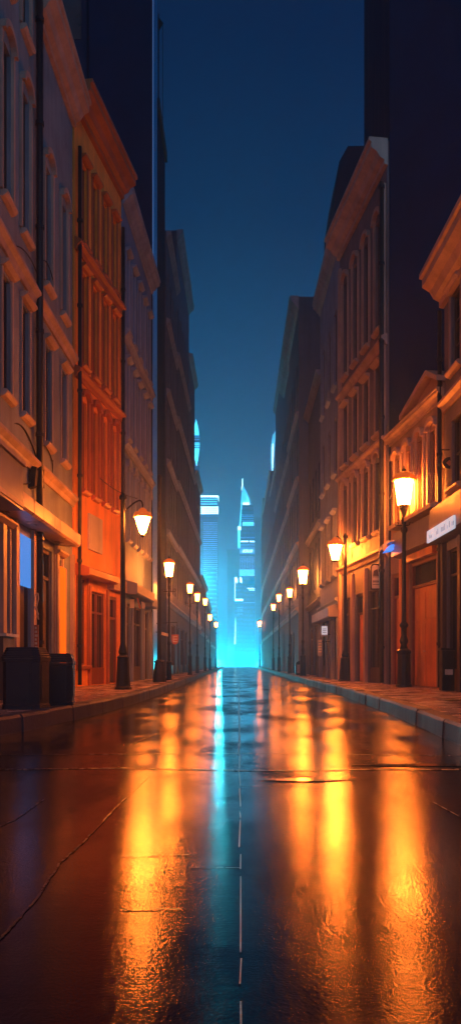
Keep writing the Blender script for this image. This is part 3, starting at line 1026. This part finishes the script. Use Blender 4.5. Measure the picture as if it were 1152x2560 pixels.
# ------------------------------------------------------------------ bins
def bin_(x, Y, s, rz, label):
    o = thing('litter_bin', label, 'bin', (x, Y, KZ), rz, 'dark bins on the left pavement')
    def octo(r, c):
        return [(-r+c, -r), (r-c, -r), (r, -r+c), (r, r-c), (r-c, r), (-r+c, r), (-r, r-c), (-r, -r+c)]
    def loft(mb, levels):
        i = len(mb.v)
        for r, c, z in levels:
            mb.v += [(a, b_, z) for a, b_ in octo(r, c)]
        for j in range(len(levels)-1):
            for k in range(8):
                mb.f.append((i+j*8+k, i+j*8+(k+1) % 8, i+(j+1)*8+(k+1) % 8, i+(j+1)*8+k))
                mb.sm.append(False)
        mb.f.append(tuple(i+k for k in range(8))[::-1])
        mb.f.append(tuple(i+(len(levels)-1)*8+k for k in range(8)))
        mb.sm += [False, False]
        return mb
    R = .30*s
    loft(MB(), [(R*1.04, .09*s, 0), (R*1.04, .09*s, .06*s), (R*.98, .085*s, .08*s), (R*1.0, .09*s, .74*s), (R*1.05, .09*s, .745*s), (R*1.05, .09*s, .79*s)]).build('body', M['bin'], o)
    mb = MB()
    mb.box(-R*.62, R*.62, -R-.012, -R+.0, .16*s, .70*s)
    for k in (-1, 1):
        mb.box(k*R*1.0-.01, k*R*1.0+.01, -R*.5, R*.5, .16*s, .70*s)
    mb.build('side_panel', M['bin'], o)
    z = .793*s
    lid = MB()
    for k in range(5):
        r = R*(1.06-.045*k)
        loft(lid, [(r, .09*s, z), (r, .09*s, z+.022*s), (r*.955, .085*s, z+.034*s)])
        z += .0345*s
    lid.build('lid', M['bin'], o)
    return o
bin_(-3.42, 12.9, 1.02, -.12, 'larger dark blue octagonal bin with a ridged lid at the left edge')
bin_(-3.16, 13.95, .93, .1, 'smaller dark blue bin standing behind the larger one')

# ledge / counter by the left shop
o = thing('shop_counter', 'brown wooden counter with a pale top behind the larger bin', 'counter', (-4.75, 15.9, KZ))
MB().box(-.3, .18, -.35, .45, 0, 1.25).build('body', M['frame'], o)
MB().box(-.34, .26, -.42, .5, 1.253, 1.31).build('top', M['cream'], o)

# slim sign with curled top behind the bin
p = at(92, 1620, 18.3)
o = thing('shop_sign', 'slim pale upright sign with a looped ribbon top above the larger bin', 'sign', (-4.62, 18.3, KZ))
mb = MB()
pts = [(0, 0, 1.72), (.045, 0, 1.85), (-.06, 0, 2.05), (-.02, 0, 2.3), (.03, 0, 2.33), (.045, 0, 2.2), (.0, 0, 2.0), (.05, 0, 1.72)]
mb.tube(pts, .014, 6)
mb.build('ribbon', M['cream'], o)
MB().box(-.05, .05, -.015, .015, .75, 1.6).build('panel', M['rust'], o)
mb = MB()
for k in range(9):
    z = .8+k*.088
    mb.box(-.035, .03-.012*(k % 3), -.022, -.016, z, z+.05)
mb.build('lettering', M['cream'], o)
MB().tube([(0, 0, 0), (0, 0, .75)], .015, 6).build('leg', M['iron'], o)

# ------------------------------------------------------------------ signs on the right
o = thing('blade_sign', 'black framed sign with a rounded top on the umber house wall', 'sign', at(938, 1442, 27.4))
def rsh(hw_, hh_, top):
    pts = [(-hw_, -hh_), (hw_, -hh_), (hw_, hh_-top)]
    for k in range(1, 6):
        a = PI/2*k/6
        pts.append((hw_-top+top*math.cos(a), hh_-top+top*math.sin(a)))
    pts += [(-hw_*.6, hh_), (-hw_, hh_-.06)]
    return pts
MB().prism(rsh(.17, .44, .14), 'y', -.04, .04).build('frame', M['iron'], o)
MB().prism(rsh(.135, .40, .12), 'y', -.05, -.041).build('face', M['cream'], o)
mb = MB()
mb.box(-.11, .11, -.056, -.051, -.02, .0)
for k in range(5):
    mb.box(-.10+k*.042, -.072+k*.042, -.056, -.051, -.20, -.13)
mb.box(-.11, .11, -.056, -.051, -.28, -.26)
mb.prism([(-.1, .02), (.1, .02), (.05, .26), (-.08, .2)], 'y', -.056, -.051)
mb.build('lettering', M['frame'], o)
MB().tube([(.15, 0, .3), (.32, 0, .34)], .018, 6).build('bracket', M['iron'], o)

o = thing('awning_light', 'small curved canopy with a blue lit underside left of the big street lamp', 'awning', at(975, 1368, 25.6))
MB().prism([(-.33, -.12), (-.28, .06), (-.12, .17), (.32, .20), (.32, .15), (-.08, .12), (-.22, .02), (-.27, -.12)], 'y', -.3, .3).build('hood', M['stone_g'], o)
MB().prism([(-.22, -.17), (.30, -.06), (.30, .10), (-.05, .04)], 'y', -.24, .24).build('light_box', M['blue'], o)

def hang_sign(px, py, Y, label, wallx, r=.16):
    p = at(px, py, Y)
    o = thing('hanging_sign', label, 'sign', p)
    mb = MB()
    mb.tube([(wallx-p.x, 0, .36), (-r*1.2, 0, .36)], .02, 6)
    mb.tube([(-r*1.2, 0, .38), (-r*1.2, 0, .1)], .012, 6)
    mb.tube([(r*1.2, 0, .36), (r*1.2, 0, .1)], .012, 6)
    mb.build('bracket', M['iron'], o)
    MB().prism([(r*math.cos(2*PI*k/14)*1.1, r*math.sin(2*PI*k/14)) for k in range(14)], 'y', -.03, .03).build('board', M['iron'], o)
    MB().prism([(0, r*.5), (r*.5, 0), (0, -r*.5), (-r*.5, 0)], 'y', -.04, -.031).build('emblem', M['rust'], o)
    return o
hang_sign(1121, 1158, 21.4, 'round black sign with a diamond emblem hanging from a bracket at the right', 5.62)

p = at(810, 1580, 36.5)
o = thing('blade_sign', 'small pale lit notice box projecting from the grey mauve house', 'sign', p)
MB().box(-.16, .16, -.06, .06, -.2, .3).build('frame', M['stone_g'], o)
MB().box(-.13, .13, -.07, -.061, -.12, .26).build('face', M['white'], o)
mb = MB()
for k in range(3):
    mb.box(-.09, .08, -.076, -.071, -.04+k*.08, -.01+k*.08)
mb.build('lettering', M['fascia_g'], o)
MB().tube([(.15, 0, -.1), (.45, 0, -.1)], .02, 6).build('bracket', M['iron'], o)
o = thing('blade_sign', 'narrow dark sign with pale bars below the pale notice box', 'sign', at(799, 1615, 36.3))
MB().box(-.1, .1, -.05, .05, -.45, .3).build('panel', M['stone_g'], o)
mb = MB()
for k in range(5):
    mb.box(-.07, .07, -.057, -.051, .2-k*.12, .24-k*.12)
mb.build('lettering', M['cream'], o)
MB().tube([(.09, 0, .2), (.5, 0, .2)], .02, 6).build('bracket', M['iron'], o)

# left far signs
o = thing('hanging_sign', 'orange rimmed rounded sign hanging on the left beside the slim lamp', 'sign', at(438, 1598, 38))
mb = MB()
pts = [(-.17, .22), (-.17, -.05)] + [(-.17*math.cos(a), -.05-.2*math.sin(a)) for a in [PI*k/8 for k in range(1, 8)]] + [(.17, -.05), (.17, .22)]
mb.prism(pts, 'y', -.04, .04)
mb.build('board', M['rust'], o)
mb = MB()
for z in (.1, -.02, -.14):
    mb.box(-.10, .10, -.05, -.041, z, z+.045)
mb.box(-.10, -.06, -.055, -.0505, -.12, .12)
mb.build('emblem', M['cream'], o)
MB().tube([(-.9, 0, .75), (.1, 0, .8), (.1, 0, .22)], .018, 6).build('bracket', M['iron'], o)
o = thing('wall_sign', 'small pale tilted sign left of the orange rimmed sign', 'sign', at(412, 1585, 37.8))
MB().prism([(-.15, -.04), (.15, -.12), (.16, .02), (-.14, .1)], 'y', -.03, .03).build('board', M['cream'], o)
MB().tube([(-.12, 0, .05), (-.45, 0, .1)], .015, 6).build('bracket', M['iron'], o)

# small sign/flag cluster on the slate house
o = thing('window_display', 'small orange and cream leaning boards on the slate house ledge', 'boards', at(340, 1505, 29.9))
MB().box(-.22, -.06, 0, .04, -.22, .1).build('board', M['cream'], o)
MB().prism([(.02, .16), (.08, .16), (.2, -.24), (.12, -.24)], 'y', 0, .04).build('board', M['rust'], o)
MB().prism([(.2, .05), (.34, -.05), (.34, -.24), (.24, -.24)], 'y', 0.005, .035).build('board', M['cream'], o)

# meter cabinet on the right and manhole cover
o = thing('meter_cabinet', 'dark narrow cabinet with a pale label at the right edge', 'cabinet', (5.42, 20.9, KZ))
MB().box(-.16, .16, -.16, .16, 0, 1.05).build('body', M['iron'], o)
MB().prism([(-.2, 1.053), (.2, 1.053), (.2, 1.09), (-.2, 1.12)], 'y', -.2, .2).build('lid', M['iron'], o)
MB().box(-.09, .11, -.172, -.161, .42, .56).build('label_plate', M['cream'], o)
mb = MB().lathe([(.34, KZ+.003), (.34, KZ+.02), (.3, KZ+.024), (.28, KZ+.016)], 24, cx=4.3, cy=15.6)
o = mb.build('manhole_cover', M['iron'])
tag(o, 'round dark manhole cover on the right pavement', 'manhole cover')

# bollards by the far right pavement (small dark arched box)
o = thing('kiosk', 'small dark arch topped street cabinet by the third right lamp', 'cabinet', (3.55, 46.5, KZ))
mb = MB()
pts = [(-.28, 0), (.28, 0), (.28, .62)]+[(.28*math.cos(a), .62+.2*math.sin(a)) for a in [PI*k/8 for k in range(1, 8)]]+[(-.28, .62)]
mb.prism(pts, 'y', -.2, .2)
mb.build('body', M['iron'], o)
MB().box(-.2, .2, -.215, -.201, .1, .6).build('door', M['fascia_g'], o)

# ------------------------------------------------------------------ far city
def tmat(name, base, lines, sc_, sharp=.5, glow=0.0, gcol=(.1, .5, 1)):
    """tower cladding: floor bands as a wave pattern in the material"""
    m, t, b = newmat(name)
    c = node(t, 'ShaderNodeTexCoord')
    s_ = node(t, 'ShaderNodeSeparateXYZ')
    t.links.new(c.outputs['Object'], s_.inputs[0])
    mt = node(t, 'ShaderNodeMath', operation='MULTIPLY')
    mt.inputs[1].default_value = sc_
    t.links.new(s_.outputs['Z'], mt.inputs[0])
    fr = node(t, 'ShaderNodeMath', operation='FRACT')
    t.links.new(mt.outputs[0], fr.inputs[0])
    gt = node(t, 'ShaderNodeMath', operation='GREATER_THAN')
    gt.inputs[1].default_value = sharp
    t.links.new(fr.outputs[0], gt.inputs[0])
    mx = node(t, 'ShaderNodeMix', data_type='RGBA')
    t.links.new(gt.outputs[0], mx.inputs[0])
    mx.inputs[6].default_value = (*base, 1)
    mx.inputs[7].default_value = (*lines, 1)
    t.links.new(mx.outputs[2], b.inputs['Base Color'])
    b.inputs['Roughness'].default_value = .35
    if glow:
        nz = noise(t, .9, 2, (1, 1, .6))
        r = ramp2(t, nz, (.15,)*3, (1,)*3, .4, .62)
        mm = node(t, 'ShaderNodeMath', operation='MULTIPLY')
        t.links.new(gt.outputs[0], mm.inputs[0])
        t.links.new(r, mm.inputs[1])
        m3 = node(t, 'ShaderNodeMath', operation='MULTIPLY')
        t.links.new(mm.outputs[0], m3.inputs[0])
        m3.inputs[1].default_value = glow
        t.links.new(m3.outputs[0], b.inputs['Emission Strength'])
        b.inputs['Emission Color'].default_value = (*gcol, 1)
    return m
T_band = tmat('tower_floors_lit', (.03, .09, .22), (.10, .25, .45), .55, .62, 1.0, (.10, .45, 1.0))
T_dark = tmat('tower_dark_glass', (.008, .03, .10), (.012, .05, .14), .55, .45, .35, (.02, .22, .9))
T_cy = emit('tower_cyan_lit', (.06, .70, 1.0), 3.6)
T_wh = emit('tower_white_lit', (.5, .88, 1.0), 5.5)
T_mid = tmat('tower_mid_lit', (.02, .12, .3), (.05, .4, .7), .8, .6, 1.6, (.08, .55, 1.0))
T_haze = tmat('tower_plain', (.04, .09, .14), (.05, .11, .17), .4, .5)
YT = 350.0
k_ = YT/FPX
def tx(px):
    return (px-597)*k_
def tz(py):
    return 1+(1655-py)*k_
g0 = gz(YT)
# flat topped tower
cx = tx(522)
o = thing('office_tower', 'flat topped blue office tower with a white lit sign band near its top', 'tower', (cx, YT, g0))
L = lambda px: tx(px)-cx
Z = lambda py: tz(py)-g0
MB().box(L(484), L(545), 0, 9, 0, Z(1243)).build('wall', T_dark, o)
MB().box(L(483), L(546), -.2, 9.2, Z(1243)+.003, Z(1239)).build('parapet', T_wh, o)
for py in (1249, 1255, 1261):
    MB().box(L(499), L(543), -.22, -.003, Z(py), Z(py-1.6)).build('light_line', T_cy, o)
bd = MB().box(L(484), L(545.5), -.35, -.003, Z(1285), Z(1267)).build('sign_band', T_wh, o)
mb = MB()
for j in range(3):
    for i in range(8):
        if i == 1:
            continue
        mb.box(L(501+5.3*i), L(501+5.3*i+3.2), -.41, -.353, Z(1282.5-j*5), Z(1279.5-j*5))
mb.build('lettering', T_dark, bd)
mb = MB()
for k in range(28):
    py = 1308+k*5.2
    mb.box(L(508), L(543.5), -.28, -.003, Z(py), Z(py-1.7))
mb.build('louvres', emit('louvre_lit', (.04, .32, 1.0), .9), o)
MB().box(L(517), L(541), -3, -.3, 0, Z(1420)).build('annex', T_band, o)
MB().box(L(484), L(502), -1.2, -.3, 0, Z(1330)).build('side_wing', T_band, o)

# central spire tower
cx = tx(616)
o = thing('skyscraper', 'tapering lit skyscraper with a curved glass crown and needle at the street end', 'skyscraper', (cx, YT+2, g0))
k_ = (YT+2)/FPX
L = lambda px: tx(px)-cx
Z = lambda py: tz(py)-g0
MB().prism([(L(601), 0), (L(637), 0), (L(637), Z(1330)), (L(636), Z(1300)), (L(632), Z(1262)), (L(605), Z(1262)), (L(600), Z(1330))], 'y', 0, 7).build('wall', T_dark, o)
# crown: sail shape
sail = [(L(606), Z(1262)), (L(624), Z(1262)), (L(622), Z(1245)), (L(617), Z(1230)), (L(607), Z(1213)), (L(604.5), Z(1223))]
MB().prism(sail, 'y', 1, 5).build('crown', emit('crown_glass_lit', (.03, .48, 1.0), 2.4), o)
MB().prism([(L(615), Z(1262)), (L(624), Z(1262)), (L(622), Z(1247)), (L(616), Z(1233)), (L(617), Z(1248))], 'y', .6, .997).build('crown_light', T_cy, o)
MB().box(L(607), L(623), .3, .59, Z(1262), Z(1256)).build('crown_base', T_wh, o)
MB().prism([(L(624), Z(1262)), (L(629), Z(1262)), (L(626), Z(1244)), (L(619), Z(1230)), (L(623), Z(1246))], 'y', 1.3, 4).build('crown_fin', emit('fin_lit', (.03, .3, .7), .45), o)
MB().tube([(L(605.7), 3, Z(1223)), (L(605.7), 3, Z(1213)), (L(605.7), 3, Z(1212.9)), (L(605.7), 3, Z(1193))], [.40, .40, .24, .20], 8).build('needle', T_wh, o)
MB().prism([(L(597), Z(1330)), (L(600.5), Z(1330)), (L(606), Z(1230)), (L(604.5), Z(1230))], 'y', -.1, .3).build('edge_light', T_cy, o)
MB().prism([(L(598), Z(1340)), (L(606), Z(1340)), (L(607), Z(1262)), (L(606.5), Z(1215)), (L(604.6), Z(1222))], 'y', .4, 4).build('side_fin', emit('side_fin_lit', (.05, .32, .75), .8), o)
MB().box(L(594.5), L(599.8), -.2, 2, Z(1369), Z(1318)).build('side_light', T_cy, o)
MB().box(L(594), L(602), -.25, 2.1, Z(1325), Z(1317)).build('side_lantern', T_wh, o)
def bandr(py0, py1, x0, x1, mat, nm='light_band', d=.3):
    MB().box(L(x0), L(x1), -d, -.003, Z(py1), Z(py0)).build(nm, mat, o)
SB = emit('sign_blue_soft', (.04, .36, 1.0), 1.1)
for py in (1287, 1291, 1296, 1301):
    bandr(py, py+1.3, 604, 634, SB)
bandr(1305, 1315, 606, 634, emit('panel_soft', (.10, .65, .95), 2.2), 'sign_panel')
for k in range(5):
    MB().prism([(L(608+5*k), Z(1313)), (L(610.5+5*k), Z(1313)), (L(612+5*k), Z(1307)), (L(609+5*k), Z(1307))], 'y', -.4, -.303).build('lettering', T_cy, o)
bandr(1352.5, 1355, 601, 620, T_wh)
bandr(1352.5, 1355, 624, 636, T_wh)
for py in (1344, 1360, 1364, 1368):
    bandr(py, py+1.2, 601, 636, SB)
bandr(1371, 1384, 599, 636, SB, 'sign_panel')
mb = MB()
for k in range(8):
    x = 606+k*3.3
    mb.box(L(x), L(x+.7), -.42, -.303, Z(1381), Z(1375))
    mb.box(L(x), L(x+2.3), -.42, -.303, Z(1376), Z(1375)) if k % 2 else mb.box(L(x), L(x+2.3), -.42, -.303, Z(1381), Z(1380))
    if k % 3 == 0:
        mb.box(L(x+1.7), L(x+2.4), -.42, -.303, Z(1380), Z(1376))
mb.build('lettering', T_wh, o)
for k in range(9):
    bandr(1396, 1438, 600+k*4.1, 600.9+k*4.1, SB, 'mullion')
for py in (1392, 1397, 1402):
    bandr(py, py+1, 600, 636, SB)
bandr(1424, 1440, 598, 636, emit('podium_soft', (.05, .5, .9), 2.2), 'light_band', .5)
bandr(1470.5, 1472, 618, 636, T_wh)
bandr(1474.5, 1475.5, 622, 636, T_wh)
bandr(1506, 1507, 608, 637, SB)
MB().box(L(586.5), L(608), -3.5, -.31, 0, Z(1446)).build('side_block', T_dark, o)
MB().box(L(586.5), L(607), -3.7, -3.503, Z(1504), Z(1499)).build('block_light', T_wh, o)
MB().box(L(586.5), L(588), -3.7, -3.503, Z(1498.9), Z(1446)).build('block_light', T_wh, o)
for a in (588.2, 599):
    MB().prism([(L(a), Z(1456)), (L(a+5.5), Z(1460)), (L(a+5.5), Z(1449)), (L(a+3), Z(1445)), (L(a), Z(1445))], 'y', -3.7, -3.503).build('roof_lamp', T_wh, o)
mb = MB()
for py in (1520, 1524, 1528, 1536):
    mb.box(L(593), L(607), -3.62, -3.503, Z(py+.8), Z(py))
mb.build('light_line', SB, o)
MB().prism([(L(584.5), Z(1611)), (L(589.2), Z(1611)), (L(590), Z(1570)), (L(588.5), Z(1544)), (L(587), Z(1560)), (L(586.5), Z(1585))], 'y', -4.4, -4.2).build('curved_light', emit('curved_strip', (.55, 1, .85), 2.5), o)
# glowing spire behind the left houses
k_ = 300/FPX
def tx3(px):
    return (px-597)*k_
def tz3(py):
    return 1+(1655-py)*k_
g3 = gz(300)
cx = tx3(487)
o = thing('spire_tower', 'glowing cyan pointed spire peeping over the dark houses on the left', 'tower', (cx+.5, 300, g3))
L = lambda px: tx3(px)-cx
Z = lambda py: tz3(py)-g3
MB().prism([(L(474), 0), (L(497), 0), (L(496.5), Z(1125)), (L(494), Z(1075)), (L(487), Z(1046)), (L(480), Z(1075)), (L(474), Z(1125))], 'y', 0, 5).build('wall', T_dark, o)
MB().prism([(L(480), Z(1088)), (L(494.5), Z(1088)), (L(492), Z(1068)), (L(487), Z(1048)), (L(482), Z(1068))], 'y', -.2, -.003).build('spire_light', T_cy, o)
for py in (1092, 1098, 1107, 1111, 1116):
    MB().box(L(476), L(496), -.25, -.003, Z(py+1.8), Z(py)).build('light_band', T_cy if py > 1100 else SB, o)
MB().prism([(L(480), Z(1121)), (L(495.5), Z(1121)), (L(492), Z(1148)), (L(488), Z(1166)), (L(483), Z(1145))], 'y', -.2, -.003).build('tear_light', T_cy, o)
# curved glass tower right
o = thing('glass_tower', 'curved glass tower lit blue along its edge beside the right skyline', 'tower', (tx3(695), 300, g3))
cx = tx3(695)
pts = [(L(720), 0), (L(676), 0), (L(675), Z(1150)), (L(676.5), Z(1110)), (L(681), Z(1088)), (L(690), Z(1072)), (L(720), Z(1060))]
MB().prism(pts, 'y', 0, 8).build('wall', T_dark, o)
MB().prism([(L(679), Z(1190)), (L(683), Z(1170)), (L(686), Z(1120)), (L(690), Z(1085)), (L(690), Z(1074)), (L(681), Z(1089)), (L(677), Z(1111)), (L(676), Z(1150))], 'y', -.2, -.003).build('edge_light', emit('edge_soft', (.08, .55, 1.0), 1.6), o)
MB().prism([(L(680.5), Z(1190)), (L(682), Z(1160)), (L(683), Z(1110)), (L(681), Z(1110)), (L(680), Z(1150))], 'y', -.3, -.203).build('edge_light', T_wh, o)
# plain hazy buildings in the gap
o = thing('office_tower', 'faint plain tower fading in the haze left of the lit skyscraper', 'tower', ((580-597)/FPX*430, 430, gz(430)))
MB().box(-2.6, 6, 0, 10, 0, tz(1330)*1.22-gz(430)).build('wall', T_haze, o)
MB().box(-3, 6.4, -.3, 10.3, tz(1330)*1.22-gz(430)+.003, tz(1330)*1.22-gz(430)+.7).build('parapet', T_haze, o)
o = thing('office_tower', 'faint plain tower fading in the haze right of the lit skyscraper', 'tower', ((648-597)/FPX*430, 430, gz(430)))
MB().box(-2.2, 9, 0, 10, 0, tz(1246)*1.25-gz(430)).build('wall', T_haze, o)
MB().box(-2.4, 9.2, -.3, 10.3, tz(1246)*1.25-gz(430)+.003, tz(1246)*1.25-gz(430)+.7).build('parapet', T_haze, o)

# unseen floodlights for city lights beyond the crest: they fill the haze with cyan
for k, (x, Y, p) in enumerate([(-5, 205, 1.3), (6, 235, 1.5), (-14, 270, 1.5), (14, 305, 1.7)]):
    o = thing('floodlight', ['cyan floodlight just beyond the street crest', 'cyan floodlight right of the dip beyond the crest', 'unseen tall mast added to raise a cyan floodlight behind the last left houses',
                             'unseen tall mast added to raise a cyan floodlight behind the last right houses'][k], 'floodlight', (x, Y, gz(Y)), 0, 'floodlights beyond the street crest')
    hm_ = 2.0 if k < 2 else 32.0  # unseen tall masts added to spread the cyan glow higher
    MB().lathe([(.5, 0), (.5, .1), (.12, .2), (.12, hm_-.5), (.4, hm_-.4), (.7, hm_)], 12).build('housing', M['iron'], o)
    ld = bpy.data.lights.new('floodlight_bulb', 'POINT')
    ld.color = GLOW_COL
    ld.energy = 52000*p
    ld.shadow_soft_size = .5
    lo = bpy.data.objects.new('bulb', ld)
    COL.objects.link(lo)
    lo.location = (0, 0, hm_+.8)
    lo.parent = o

# ------------------------------------------------------------------ haze
mb = MB().box(-160, 160, -45, 580, -60, 96)
hz = mb.build('haze', None)
hz.data.materials.clear()
hm = bpy.data.materials.new('haze')
hm.use_nodes = True
t = hm.node_tree
t.nodes.clear()
ho = t.nodes.new('ShaderNodeOutputMaterial')
pv = t.nodes.new('ShaderNodeVolumePrincipled')
pv.inputs['Color'].default_value = (.50, .70, .95, 1)
pv.inputs['Density'].default_value = .0026
pv.inputs['Anisotropy'].default_value = .75
t.links.new(pv.outputs[0], ho.inputs['Volume'])
hz.data.materials.append(hm)
struct(hz, 'stuff')
